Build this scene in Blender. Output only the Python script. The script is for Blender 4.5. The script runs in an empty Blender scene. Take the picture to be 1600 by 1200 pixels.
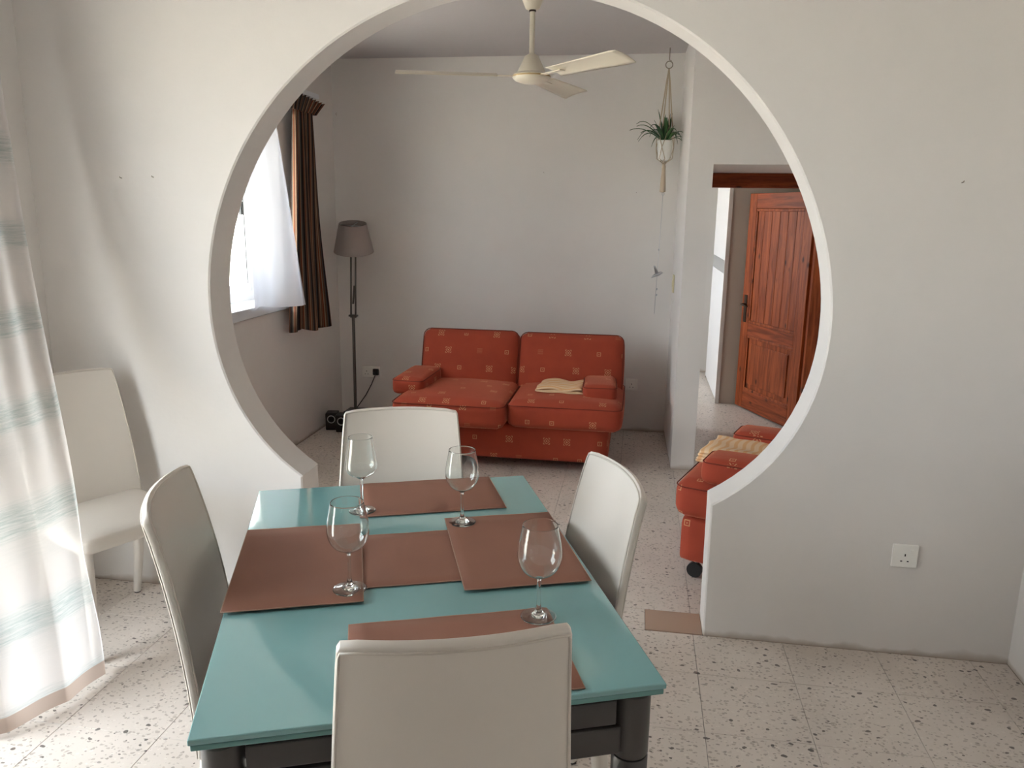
import bpy, bmesh, math, random
from math import sin, cos, pi, radians as R, sqrt
from mathutils import Vector, Matrix
from mathutils.geometry import tessellate_polygon
random.seed(7)
scene = bpy.context.scene
COL = scene.collection

# ------------------------------------------------------------------ camera, world, light, exposure
YAW, PITCH, ROLL, CAM_Y, CAM_H, FPX = 0.1580, 0.2173, 0.0141, -2.7788, 1.5631, 1221.2
cam_data = bpy.data.cameras.new('camera'); cam = bpy.data.objects.new('camera', cam_data); COL.objects.link(cam)
cam_data.sensor_fit = 'HORIZONTAL'; cam_data.sensor_width = 36.0; cam_data.lens = 36.0 * FPX / 1600.0
cam_data.clip_start = 0.05; cam_data.clip_end = 200
_f = Vector((-sin(YAW) * cos(PITCH), cos(YAW) * cos(PITCH), -sin(PITCH)))
_r = Vector((cos(YAW), sin(YAW), 0)); _u = _r.cross(_f)
_r2 = _r * cos(ROLL) + _u * sin(ROLL); _u2 = _u * cos(ROLL) - _r * sin(ROLL)
_m = Matrix((_r2, _u2, -_f)).transposed().to_4x4(); _m.translation = (0, CAM_Y, CAM_H)
cam.matrix_world = _m
scene.camera = cam

world = bpy.data.worlds.new('sky'); scene.world = world; world.use_nodes = True
_bg = world.node_tree.nodes['Background']
_bg.inputs['Color'].default_value = (0.88, 0.925, 1.0, 1); _bg.inputs['Strength'].default_value = 14.0

sun_d = bpy.data.lights.new('sun', 'SUN'); sun_d.energy = 55.0; sun_d.angle = R(.6); sun_d.color = (1.0, .95, .88)
sun = bpy.data.objects.new('sun', sun_d); COL.objects.link(sun)
sun.rotation_euler = Vector((-.10, .50, -.86)).to_track_quat('-Z', 'Y').to_euler()   # high over the roof: lights the terrace, not the rooms

def portal(name, loc, rot, sx, sy):
    l = bpy.data.lights.new(name, 'AREA'); l.shape = 'RECTANGLE'; l.size = sx; l.size_y = sy
    l.cycles.is_portal = True
    o = bpy.data.objects.new(name, l); COL.objects.link(o); o.location = loc; o.rotation_euler = rot
# windows of the place: balcony door (dining), lounge window, hall window; all face +x
portal('portal_dining', (-2.52, -1.72, 1.075), (0, -pi/2, 0), 2.15, 1.52)
portal('portal_lounge', (-2.50, 1.175, 1.52), (0, -pi/2, 0), 1.11, 1.51)
portal('portal_hall', (-1.72, 4.15, 1.5), (0, -pi/2, 0), 1.4, 1.40)

vs = scene.view_settings
vs.view_transform = 'Standard'; vs.look = 'None'; vs.gamma = 1.0; vs.use_curve_mapping = False
vs.exposure = 0.32
scene.cycles.use_denoising = True
scene.cycles.max_bounces = 14; scene.cycles.diffuse_bounces = 7; scene.cycles.glossy_bounces = 5
scene.cycles.transmission_bounces = 10; scene.cycles.transparent_max_bounces = 12
scene.cycles.sample_clamp_indirect = 8.0; scene.cycles.blur_glossy = 0.5

# ------------------------------------------------------------------ materials
def lin(c): return tuple(((x/255)/12.92 if x/255 <= .04045 else ((x/255+.055)/1.055)**2.4) for x in c) + (1,)
class NT:
    def __init__(s, name):
        s.m = bpy.data.materials.new(name); s.m.use_nodes = True; s.t = s.m.node_tree
        s.t.nodes.clear(); s.out = s.t.nodes.new('ShaderNodeOutputMaterial')
    def n(s, typ, ins=None, **kw):
        nd = s.t.nodes.new('ShaderNode' + typ)
        for k, v in kw.items(): setattr(nd, k, v)
        for k, v in (ins or {}).items(): s.put(nd.inputs[k], v)
        return nd
    def put(s, sock, v):
        if isinstance(v, bpy.types.NodeSocket): s.t.links.new(v, sock)
        elif isinstance(v, bpy.types.Node): s.t.links.new(v.outputs[0], sock)
        else: sock.default_value = v
    def math(s, op, a, b=None, c=None):
        nd = s.t.nodes.new('ShaderNodeMath'); nd.operation = op
        s.put(nd.inputs[0], a)
        if b is not None: s.put(nd.inputs[1], b)
        if c is not None: s.put(nd.inputs[2], c)
        return nd.outputs[0]
    def mix(s, f, a, b):
        nd = s.t.nodes.new('ShaderNodeMix'); nd.data_type = 'RGBA'
        s.put(nd.inputs[0], f); s.put(nd.inputs[6], a); s.put(nd.inputs[7], b); return nd.outputs[2]
    def ramp(s, f, stops, interp='LINEAR'):
        nd = s.t.nodes.new('ShaderNodeValToRGB'); e = nd.color_ramp.elements; nd.color_ramp.interpolation = interp
        while len(e) > 1: e.remove(e[-1])
        e[0].position = stops[0][0]; e[0].color = stops[0][1]
        for p, c in stops[1:]: k = e.new(p); k.color = c
        s.put(nd.inputs[0], f); return nd.outputs[0]
    def bump(s, h, strength=.2, dist=.01):
        return s.n('Bump', {'Height': h, 'Strength': strength, 'Distance': dist}).outputs[0]
    def finish(s, color, rough=.5, normal=None, **kw):
        p = s.n('BsdfPrincipled'); s.put(p.inputs['Base Color'], color); s.put(p.inputs['Roughness'], rough)
        if normal is not None: s.put(p.inputs['Normal'], normal)
        for k, v in kw.items(): s.put(p.inputs[k.replace('_', ' ')], v)
        s.t.links.new(p.outputs[0], s.out.inputs[0]); return s.m
def g(v): return (v, v, v, 1)
M = {}
def plain(name, c, rough=.5, nscale=0, nstr=.1, **kw):
    t = NT(name); nm = None
    if nscale:
        nz = t.n('TexNoise', {'Scale': nscale, 'Detail': 4.0, 'Vector': t.n('TexCoord').outputs['Object']})
        nm = t.bump(nz, nstr, .004)
        c = t.mix(t.math('MULTIPLY', nz, .25), lin(c), tuple(x*.82 for x in lin(c)[:3]) + (1,))
    else: c = lin(c)
    M[name] = t.finish(c, rough, nm, **kw); return M[name]

def plaster(name, c, dirt=True):
    t = NT(name); P = t.n('NewGeometry').outputs['Position']
    big = t.n('TexNoise', {'Scale': 1.3, 'Detail': 5.0, 'Roughness': .6, 'Vector': P}).outputs[0]
    fine = t.n('TexNoise', {'Scale': 42.0, 'Detail': 4.0, 'Vector': P}).outputs[0]
    mid = t.n('TexNoise', {'Scale': 7.0, 'Detail': 3.0, 'Vector': P}).outputs[0]
    base = t.mix(t.ramp(big, [(.35, g(0)), (.75, g(1))]), lin(c), tuple(x*.93 for x in lin(c)[:3]) + (1,))
    if dirt:   # scuffed, grubby band just above the floor
        z = t.n('SeparateXYZ', {0: P}).outputs[2]
        edge = t.math('ADD', t.math('MULTIPLY', mid, .10), -.022)
        d = t.n('MapRange', {'Value': z, 'From Min': 0.0, 'From Max': edge, 'To Min': .8, 'To Max': 0.0}).outputs[0]
        base = t.mix(d, base, lin((150, 132, 112)))
    h = t.math('ADD', t.math('MULTIPLY', fine, .35), t.math('MULTIPLY', mid, 1.0))
    M[name] = t.finish(base, .72, t.bump(h, .16, .012)); return M[name]
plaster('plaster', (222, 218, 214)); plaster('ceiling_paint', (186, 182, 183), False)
plain('white_paint', (235, 233, 228), .4); plain('grey_paint', (190, 180, 168), .6, 5, .05); plain('white_laminate', (238, 238, 240), .25)
plain('grey_laminate', (150, 150, 150), .35); plain('edge_trim', (205, 202, 198), .4)
plain('black_plastic', (16, 16, 17), .35); plain('black_gap', (14, 13, 13), .8); plain('silver', (190, 192, 196), .3, Metallic=1.0)
plain('lamp_metal', (120, 118, 114), .32, Metallic=1.0); plain('brass', (150, 120, 70), .35, Metallic=1.0)
plain('dark_bronze', (60, 48, 38), .4, Metallic=.8); plain('alu_white', (225, 228, 232), .3)
plain('socket_white', (238, 236, 230), .3); plain('ivory', (214, 203, 165), .4); plain('fan_white', (226, 218, 200), .35)
plain('fan_ring', (190, 165, 120), .3, Metallic=.6); plain('shade_fabric', (158, 147, 142), .85, 120, .2)
plain('table_frame', (74, 70, 68), .38, Metallic=.35); plain('leather_piping', (196, 188, 178), .5)
plain('pot_white', (236, 236, 232), .3); plain('soil', (60, 45, 32), .9, 60, .5); plain('cord_jute', (190, 174, 152), .9, 150, .4)
plain('metal_hook', (150, 142, 130), .35, Metallic=.9); plain('glide', (50, 46, 44), .5); plain('caster', (22, 22, 23), .35)
plain('threshold', (168, 142, 124), .4, 14, .08); plain('ground', (196, 190, 180), .9, 3, .2)
plain('sill_stone', (205, 208, 214), .2, 12, .02); plain('net_hem', (240, 240, 242), .8)

# terrazzo floor
t = NT('terrazzo'); P = t.n('NewGeometry').outputs['Position']
nz = t.n('TexNoise', {'Scale': 30.0, 'Detail': 3.0, 'Vector': P}); wob = t.n('VectorMath', {0: P, 1: t.n('VectorMath', {0: nz.outputs[1], 'Scale': .022}, operation='SCALE').outputs[0]}, operation='ADD').outputs[0]
strx = t.n('Mapping', {'Vector': wob, 'Scale': (1.0, 1.35, 1.0)}).outputs[0]
def chips(scale, size, dens):
    v = t.n('TexVoronoi', {'Vector': strx, 'Scale': scale, 'Randomness': 1.0})
    pick = t.math('LESS_THAN', t.n('SeparateColor', {0: v.outputs['Color']}).outputs[0], dens)
    rad = t.math('MULTIPLY', t.n('SeparateColor', {0: v.outputs['Color']}).outputs[1], size)
    inside = t.math('LESS_THAN', v.outputs['Distance'], rad)
    return t.math('MULTIPLY', pick, inside), t.n('SeparateColor', {0: v.outputs['Color']}).outputs[2]
big = t.n('TexNoise', {'Scale': 2.2, 'Detail': 4.0, 'Vector': P}).outputs[0]
col = t.mix(t.ramp(big, [(.3, g(0)), (.7, g(1))]), lin((216, 206, 197)), lin((198, 188, 179)))
f1, r1 = chips(90.0, .55, .55); col = t.mix(t.math('MULTIPLY', f1, .35), col, t.ramp(r1, [(0, lin((150, 140, 130))), (1, lin((232, 226, 216)))]))
f2, r2 = chips(74.0, .52, .72); col = t.mix(t.math('MULTIPLY', f2, .6), col, t.ramp(r2, [(0, lin((96, 88, 82))), (1, lin((158, 146, 134)))]))
f3, r3 = chips(36.0, .34, .34); col = t.mix(t.math('MULTIPLY', f3, .9), col, t.ramp(r3, [(0, lin((62, 56, 54))), (1, lin((110, 98, 90)))]))
M['terrazzo'] = t.finish(col, t.ramp(big, [(0, g(.28)), (1, g(.42))]))
plain('grout', (74, 66, 60), .9)

# table glass (back-painted teal), mats, leather, wine glass, panes
t = NT('teal_glass'); M['teal_glass'] = t.finish(lin((118, 162, 163)), .06, IOR=1.52, Coat_Weight=.6, Coat_Roughness=.03)
t = NT('edge_glass'); M['edge_glass'] = t.finish(lin((96, 142, 140)), .1, IOR=1.52)
t = NT('mat_leather'); P = t.n('TexCoord').outputs['Object']
nz = t.n('TexNoise', {'Scale': 260.0, 'Detail': 3.0, 'Vector': P}).outputs[0]; bg = t.n('TexNoise', {'Scale': 5.0, 'Vector': P}).outputs[0]
M['mat_leather'] = t.finish(t.mix(bg, lin((142, 100, 83)), lin((130, 90, 74))), .7, t.bump(nz, .25, .001), Specular_IOR_Level=.3)
plain('mat_edge', (150, 116, 98), .6)
def leather(name, c):
    t = NT(name); P = t.n('TexCoord').outputs['Object']
    v = t.n('TexVoronoi', {'Scale': 420.0, 'Vector': P}, feature='DISTANCE_TO_EDGE').outputs[0]
    bg = t.n('TexNoise', {'Scale': 6.0, 'Detail': 3.0, 'Vector': P}).outputs[0]
    M[name] = t.finish(t.mix(t.math('MULTIPLY', bg, .5), lin(c), tuple(x*.88 for x in lin(c)[:3]) + (1,)), .42, t.bump(v, .12, .001))
leather('leather', (212, 205, 196))
t = NT('wine_glass_material'); gl = t.n('BsdfGlass', {'Roughness': 0.0, 'IOR': 1.46, 'Color': (.985, .995, .99, 1)}); t.t.links.new(gl.outputs[0], t.out.inputs[0]); M['glass'] = t.m
t = NT('pane_glass'); mx = t.n('MixShader', {0: .045}); t.put(mx.inputs[1], t.n('BsdfTransparent', {'Color': (.93, .95, .94, 1)})); t.put(mx.inputs[2], t.n('BsdfGlossy', {'Roughness': .02})); t.t.links.new(mx.outputs[0], t.out.inputs[0]); M['pane'] = t.m

# orange upholstery with woven gold motifs
t = NT('upholstery'); UV = t.n('UVMap').outputs[0]
nz = t.n('TexNoise', {'Scale': 700.0, 'Detail': 2.0, 'Vector': UV}).outputs[0]; bg = t.n('TexNoise', {'Scale': 9.0, 'Detail': 3.0, 'Vector': UV}).outputs[0]
base = t.mix(bg, lin((166, 66, 41)), lin((146, 54, 34)))
sp = t.n('SeparateXYZ', {0: UV})
CELL = .19
rowf = t.math('DIVIDE', sp.outputs[1], CELL * .62); row = t.math('FLOOR', rowf)
xx = t.math('ADD', t.math('DIVIDE', sp.outputs[0], CELL), t.math('MULTIPLY', row, .37)); coln = t.math('FLOOR', xx)
hsh2 = t.n('TexWhiteNoise', {'Vector': t.n('CombineXYZ', {0: row, 1: coln, 2: 3.3}).outputs[0]}, noise_dimensions='3D').outputs[0]
u = t.math('MULTIPLY', t.math('SUBTRACT', t.math('SUBTRACT', xx, coln), t.math('ADD', t.math('MULTIPLY', hsh2, .4), .3)), CELL); v = t.math('MULTIPLY', t.math('SUBTRACT', t.math('SUBTRACT', rowf, row), .5), CELL*.62)
hsh = t.n('TexWhiteNoise', {'Vector': t.n('CombineXYZ', {0: coln, 1: row}).outputs[0]}, noise_dimensions='3D').outputs[0]
au, av = t.math('ABSOLUTE', u), t.math('ABSOLUTE', v)
mxd = t.math('MAXIMUM', au, av); dia = t.math('ADD', au, av)
def band(d, a, b): return t.math('MULTIPLY', t.math('GREATER_THAN', d, a), t.math('LESS_THAN', d, b))
small = t.math('MAXIMUM', band(mxd, .0095, .0135), band(mxd, 0, .003))
big_ = t.math('MAXIMUM', band(dia, .015, .0205), t.math('MAXIMUM', band(dia, 0, .007), t.math('MULTIPLY', band(mxd, .017, .021), t.math('GREATER_THAN', dia, .029))))
hatch = t.math('MULTIPLY', t.math('LESS_THAN', mxd, .018), t.math('GREATER_THAN', t.math('SINE', t.math('MULTIPLY', v, 900.0)), .2))
s1 = t.math('LESS_THAN', hsh, .48); s2 = t.math('MULTIPLY', t.math('GREATER_THAN', hsh, .48), t.math('LESS_THAN', hsh, .82)); s3 = t.math('MULTIPLY', t.math('GREATER_THAN', hsh, .82), t.math('LESS_THAN', hsh, .98))
mot = t.math('ADD', t.math('ADD', t.math('MULTIPLY', s1, small), t.math('MULTIPLY', s2, big_)), t.math('MULTIPLY', t.math('MULTIPLY', s3, hatch), .38))
M['upholstery'] = t.finish(t.mix(t.math('MULTIPLY', mot, .5), base, lin((218, 178, 128))), .88, t.bump(nz, .3, .002), Sheen_Weight=.55, Sheen_Roughness=.35, Sheen_Tint=lin((245, 165, 130)))
plain('uphol_piping', (116, 44, 26), .85)
t = NT('throw_cloth'); UV = t.n('UVMap').outputs[0]
w = t.n('TexWave', {'Scale': 8.0, 'Distortion': .35, 'Vector': UV}, bands_direction='Y').outputs[1]; fine = t.n('TexNoise', {'Scale': 300.0, 'Vector': UV}).outputs[0]
M['throw'] = t.finish(t.mix(t.ramp(w, [(.45, g(0)), (.75, g(1))]), lin((224, 196, 160)), lin((218, 172, 124))), .9, t.bump(fine, .4, .003))

# pine
def pine(name, a, b, axis):
    t = NT(name); P = t.n('TexCoord').outputs['Object']; oi = t.n('ObjectInfo').outputs['Random']
    off = t.n('CombineXYZ', {0: t.math('MULTIPLY', oi, 17.0), 1: t.math('MULTIPLY', oi, 5.0), 2: t.math('MULTIPLY', oi, 9.0)}).outputs[0]
    P = t.n('VectorMath', {0: P, 1: off}, operation='ADD').outputs[0]
    sc = {'z': (14, 14, 1.1), 'x': (1.1, 14, 14)}[axis]
    nz = t.n('TexNoise', {'Scale': 2.4, 'Detail': 6.0, 'Roughness': .65, 'Distortion': .6, 'Vector': t.n('Mapping', {'Vector': P, 'Scale': sc}).outputs[0]}).outputs[0]
    kn = t.n('TexVoronoi', {'Scale': 8.0, 'Vector': t.n('Mapping', {'Vector': P, 'Scale': {'z': (1.2, 0.2, .62), 'x': (.62, .2, 1.2)}[axis]}).outputs[0]})
    k = t.math('MULTIPLY', t.ramp(kn.outputs['Distance'], [(.06, g(1)), (.15, g(0))]), t.math('LESS_THAN', t.n('SeparateColor', {0: kn.outputs['Color']}).outputs[0], .8))
    c = t.mix(t.ramp(nz, [(.38, g(0)), (.60, g(1))]), lin(a), lin(b))
    M[name] = t.finish(t.mix(t.math('MULTIPLY', k, .88), c, lin((52, 24, 12))), .45, t.bump(nz, .08, .004), Specular_IOR_Level=.15)
pine('pine', (164, 84, 46), (120, 56, 29), 'z'); pine('pine_cross', (154, 76, 42), (110, 50, 26), 'x')

# curtains
t = NT('sheer_curtain'); UV = t.n('UVMap').outputs[0]; sp = t.n('SeparateXYZ', {0: UV})
nz = t.n('TexNoise', {'Scale': 5.0, 'Detail': 6.0, 'Roughness': .7, 'Vector': t.n('Mapping', {'Vector': UV, 'Scale': (.8, 9.0, 1)}).outputs[0]}).outputs[0]
vv = t.math('ADD', sp.outputs[1], t.math('MULTIPLY', nz, .05))
ph = t.math('FRACT', t.math('DIVIDE', vv, .285))
bandm = t.ramp(ph, [(0, g(.6)), (.04, g(1)), (.09, g(.7)), (.14, g(1)), (.26, g(.8)), (.36, g(.15)), (.40, g(.0)), (.66, g(.0)), (.78, g(.15)), (.96, g(.2)), (1, g(.6))])
streak = t.ramp(t.n('TexNoise', {'Scale': 3.0, 'Detail': 7.0, 'Roughness': .75, 'Vector': t.n('Mapping', {'Vector': UV, 'Scale': (2.0, 60.0, 1)}).outputs[0]}).outputs[0], [(.4, g(.45)), (.62, g(1))])
col = t.mix(t.math('MULTIPLY', bandm, streak), lin((246, 242, 241)), lin((176, 190, 190)))
hem = t.math('LESS_THAN', sp.outputs[1], .045); col = t.mix(hem, col, lin((190, 172, 160)))
warp = t.math('SINE', t.math('MULTIPLY', sp.outputs[0], 2400.0))
df = t.n('BsdfDiffuse', {'Color': col}); tl = t.n('BsdfTranslucent', {'Color': col}); tr = t.n('BsdfTransparent', {'Color': (1, 1, 1, 1)})
m1 = t.n('MixShader', {0: .8, 1: df.outputs[0], 2: tl.outputs[0]})
m2 = t.n('MixShader', {0: t.mix(hem, t.mix(bandm, g(.32), g(.16)), g(.04)), 1: m1.outputs[0], 2: tr.outputs[0]}); t.t.links.new(m2.outputs[0], t.out.inputs[0]); M['sheer'] = t.m
t = NT('net_curtain'); df = t.n('BsdfDiffuse', {'Color': lin((240, 240, 243))}); tl = t.n('BsdfTranslucent', {'Color': lin((150, 154, 164))}); tr = t.n('BsdfTransparent')
m1 = t.n('MixShader', {0: .35, 1: df.outputs[0], 2: tl.outputs[0]}); m2 = t.n('MixShader', {0: .08, 1: m1.outputs[0], 2: tr.outputs[0]}); t.t.links.new(m2.outputs[0], t.out.inputs[0]); M['net'] = t.m
t = NT('striped_cloth'); UV = t.n('UVMap').outputs[0]; sp = t.n('SeparateXYZ', {0: UV})
ph = t.math('FRACT', t.math('DIVIDE', sp.outputs[0], .17))
D_, B_, C_, O_, G_ = lin((44, 38, 38)), lin((98, 74, 60)), lin((150, 128, 108)), lin((122, 66, 46)), lin((80, 74, 72))
col = t.ramp(ph, [(0, D_), (.10, B_), (.20, C_), (.25, B_), (.36, O_), (.42, C_), (.48, G_), (.58, D_), (.68, B_), (.76, O_), (.82, C_), (.86, B_), (.94, G_)], 'CONSTANT')
fine = t.n('TexNoise', {'Scale': 400.0, 'Vector': UV}).outputs[0]
df = t.n('BsdfDiffuse', {'Color': col}); tl = t.n('BsdfTranslucent', {'Color': col}); m1 = t.n('MixShader', {0: .12, 1: df.outputs[0], 2: tl.outputs[0]}); t.t.links.new(m1.outputs[0], t.out.inputs[0]); M['striped'] = t.m
# leaf
t = NT('leaf_green'); P = t.n('TexCoord').outputs['Object']; nz = t.n('TexNoise', {'Scale': 12.0, 'Vector': P}).outputs[0]
M['leaf'] = t.finish(t.mix(nz, lin((28, 62, 34)), lin((58, 98, 48))), .45)

# ------------------------------------------------------------------ mesh helpers
class MB:
    def __init__(s): s.v, s.f, s.uv = [], [], None
    def add(s, vs, fs):
        o = len(s.v); s.v += [tuple(p) for p in vs]; s.f += [tuple(i + o for i in f) for f in fs]; return s
    def box(s, x0, x1, y0, y1, z0, z1):
        return s.add([(x, y, z) for z in (z0, z1) for y in (y0, y1) for x in (x0, x1)], [(0, 2, 3, 1), (4, 5, 7, 6), (0, 1, 5, 4), (2, 6, 7, 3), (0, 4, 6, 2), (1, 3, 7, 5)])
    def tube(s, pts, rad, seg=8, closed=False, cap=True):
        pts = [Vector(p) for p in pts]; n = len(pts); rads = rad if isinstance(rad, (list, tuple)) else [rad] * n
        rings = []; prev = None
        for i, p in enumerate(pts):
            a = pts[(i + 1) % n] if (closed or i < n - 1) else p; b = pts[(i - 1) % n] if (closed or i > 0) else p
            tdir = (a - b).normalized()
            if prev is None: nrm = tdir.orthogonal().normalized()
            else:
                nrm = prev - tdir * prev.dot(tdir)
                nrm = nrm.normalized() if nrm.length > 1e-6 else tdir.orthogonal().normalized()
            prev = nrm; bn = tdir.cross(nrm)
            rings.append([p + (nrm * cos(2*pi*k/seg) + bn * sin(2*pi*k/seg)) * rads[i] for k in range(seg)])
        vs = [q for r_ in rings for q in r_]; fs = []
        for i in range(n if closed else n - 1):
            j = (i + 1) % n
            for k in range(seg): fs.append((i*seg + k, i*seg + (k+1) % seg, j*seg + (k+1) % seg, j*seg + k))
        if cap and not closed: fs += [tuple(range(seg))[::-1], tuple((n-1)*seg + k for k in range(seg))]
        return s.add(vs, fs)
    def lathe(s, prof, seg=32, c=(0, 0), close=False):
        vs, fs = [], []; n = len(prof)
        for r_, z in prof:
            for k in range(seg): vs.append((c[0] + r_ * cos(2*pi*k/seg), c[1] + r_ * sin(2*pi*k/seg), z))
        for i in range(n if close else n - 1):
            j = (i + 1) % n
            for k in range(seg): fs.append((i*seg + k, i*seg + (k+1) % seg, j*seg + (k+1) % seg, j*seg + k))
        if not close:
            if prof[0][0] > 1e-6: fs.append(tuple(range(seg))[::-1])
            if prof[-1][0] > 1e-6: fs.append(tuple((n-1)*seg + k for k in range(seg)))
        return s.add(vs, fs)
    def grid(s, fn, nu, nv, uvfn=None):
        o = len(s.v)
        for j in range(nv + 1):
            for i in range(nu + 1): s.v.append(tuple(fn(i/nu, j/nv)))
        for j in range(nv):
            for i in range(nu):
                a = o + j*(nu+1) + i; s.f.append((a, a+1, a+nu+2, a+nu+1))
        if uvfn:
            s.uv = {o + j*(nu+1) + i: uvfn(i/nu, j/nv) for j in range(nv+1) for i in range(nu+1)} if s.uv is None else s.uv
        return s
    def cushion(s, sx, sy, sz, r, puff=0, n=12, c=(0, 0, 0), side=0):
        """rounded upholstered box, puffed on top"""
        bm = bmesh.new(); bmesh.ops.create_cube(bm, size=2)
        bmesh.ops.subdivide_edges(bm, edges=bm.edges[:], cuts=n, use_grid_fill=True)
        h = Vector((sx/2, sy/2, sz/2)); out = []
        for v in bm.verts:
            p = Vector((v.co.x*h.x, v.co.y*h.y, v.co.z*h.z))
            q = Vector([max(-h[i]+r, min(h[i]-r, p[i])) for i in range(3)])
            d = p - q
            if d.length > 1e-7: p = q + d.normalized() * r
            u, w = v.co.x, v.co.y
            p.z += puff * (1-u*u) * (1-w*w) * (1 if v.co.z > 0 else -.35) * abs(v.co.z)
            p.x += side * (1-w*w) * (1-v.co.z**2) * v.co.x; p.y += side * (1-u*u) * (1-v.co.z**2) * v.co.y
            v.co = p + Vector(c)
        bm.verts.index_update(); s.add([v.co.copy() for v in bm.verts], [tuple(v.index for v in f.verts) for f in bm.faces]); bm.free(); return s
    def build(s, name, mat, parent=None, smooth=False, boxuv=False, bevel=0, seg=2, solid=0, uvoff=(0, 0), angle=None):
        me = bpy.data.meshes.new(name); me.from_pydata(s.v, [], s.f); me.validate(); me.update()
        me.materials.append(M[mat])
        if s.uv is not None or boxuv:
            ul = me.uv_layers.new(name='UVMap')
            for p in me.polygons:
                for li in p.loop_indices:
                    vi = me.loops[li].vertex_index
                    if boxuv:
                        co = me.vertices[vi].co; nn = [abs(x) for x in p.normal]; a = nn.index(max(nn))
                        uv = (co.y, co.z) if a == 0 else (co.x, co.z) if a == 1 else (co.x, co.y)
                        ul.data[li].uv = (uv[0] + uvoff[0], uv[1] + uvoff[1] + (3.7 if a == 2 else 0))
                    else: ul.data[li].uv = s.uv[vi]
        if smooth:
            me.polygons.foreach_set('use_smooth', [True] * len(me.polygons))
            if angle: me.set_sharp_from_angle(angle=R(angle))
        o = bpy.data.objects.new(name, me); COL.objects.link(o); o.parent = parent
        if solid: md = o.modifiers.new('Solidify', 'SOLIDIFY'); md.thickness = solid; md.offset = 0
        if bevel: md = o.modifiers.new('Bevel', 'BEVEL'); md.width = bevel; md.segments = seg; md.limit_method = 'ANGLE'
        return o
def box(name, mat, b, parent=None, bevel=0, **kw): return MB().box(*b).build(name, mat, parent, bevel=bevel, **kw)
def tag(o, label, cat, group=None):
    o['label'] = label; o['category'] = cat
    if group: o['group'] = group
    return o
def thing(name, label, cat, loc=(0, 0, 0), rz=0, group=None):
    o = bpy.data.objects.new(name, None); COL.objects.link(o); o.location = loc; o.rotation_euler = (0, 0, rz); o.empty_display_size = .1
    return tag(o, label, cat, group)
def struct(o, label=None):
    o['kind'] = 'structure'
    if label: o['label'] = label
    return o
def sempty(name, loc=(0, 0, 0), rz=0):
    o = bpy.data.objects.new(name, None); COL.objects.link(o); o.location = loc; o.rotation_euler = (0, 0, rz); return struct(o)
def copy_tree(o, parent=None):
    c = o.copy(); COL.objects.link(c); c.parent = parent
    for ch in list(o.children): copy_tree(ch, c)
    return c

# ------------------------------------------------------------------ the setting
XL, XR, YB, CEIL = -2.33, 1.372, -7.0, 2.60          # dining room
LXL, LXR, LYB = -2.23, 1.75, 2.84                     # lounge
TH = .16                                              # dividing wall
# floor: bed with single terrazzo tiles on it
floor = struct(box('floor', 'grout', (-2.6, 2.6, -7.2, 5.4, -.12, -.004)))
PX, PY = .326, .319
tile_mesh = {}
def tile(x0, x1, y0, y1):
    w, d = round(x1-x0, 4), round(y1-y0, 4)
    if w < .02 or d < .02: return
    k = (w, d)
    if k not in tile_mesh:
        gp = .0007; b = .0007
        X, Y = w/2-gp, d/2-gp
        mb = MB().add([(-X, -Y, -.004), (X, -Y, -.004), (X, Y, -.004), (-X, Y, -.004), (-X, -Y, -b), (X, -Y, -b), (X, Y, -b), (-X, Y, -b), (-X+b, -Y+b, 0), (X-b, -Y+b, 0), (X-b, Y-b, 0), (-X+b, Y-b, 0)],
                      [(0, 1, 5, 4), (1, 2, 6, 5), (2, 3, 7, 6), (3, 0, 4, 7), (4, 5, 9, 8), (5, 6, 10, 9), (6, 7, 11, 10), (7, 4, 8, 11), (8, 9, 10, 11)])
        o = mb.build('tile', 'terrazzo', floor); tile_mesh[k] = o.data
    else:
        o = bpy.data.objects.new('tile', tile_mesh[k]); COL.objects.link(o); o.parent = floor
    o.location = ((x0+x1)/2, (y0+y1)/2, random.uniform(-.0004, 0))
def lay(xa, xb, ya, yb, ox, oy):
    i = math.floor((xa-ox)/PX)
    while ox + i*PX < xb - 1e-6:
        x0, x1 = max(xa, ox+i*PX), min(xb, ox+(i+1)*PX)
        j = math.floor((ya-oy)/PY)
        while oy + j*PY < yb - 1e-6:
            tile(x0, x1, max(ya, oy+j*PY), min(yb, oy+(j+1)*PY)); j += 1
        i += 1
lay(XL, XR, -2.495, 0.0, .268, -.90)
lay(-1.28, .088, 0.0, .165, .268, .056)
lay(LXL, LXR, .165, LYB, .268, .375)
box('floor_slab', 'terrazzo', (-2.6, 2.3, LYB+.001, 5.3, -.05, -.001), floor)          # hall, too far to tell the tiles apart
box('floor_slab', 'terrazzo', (XL, XR, YB, -2.496, -.05, -.001), floor)
box('threshold_slab', 'threshold', (.089, .303, .004, .163, -.01, .0012), floor, .0012)

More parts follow.
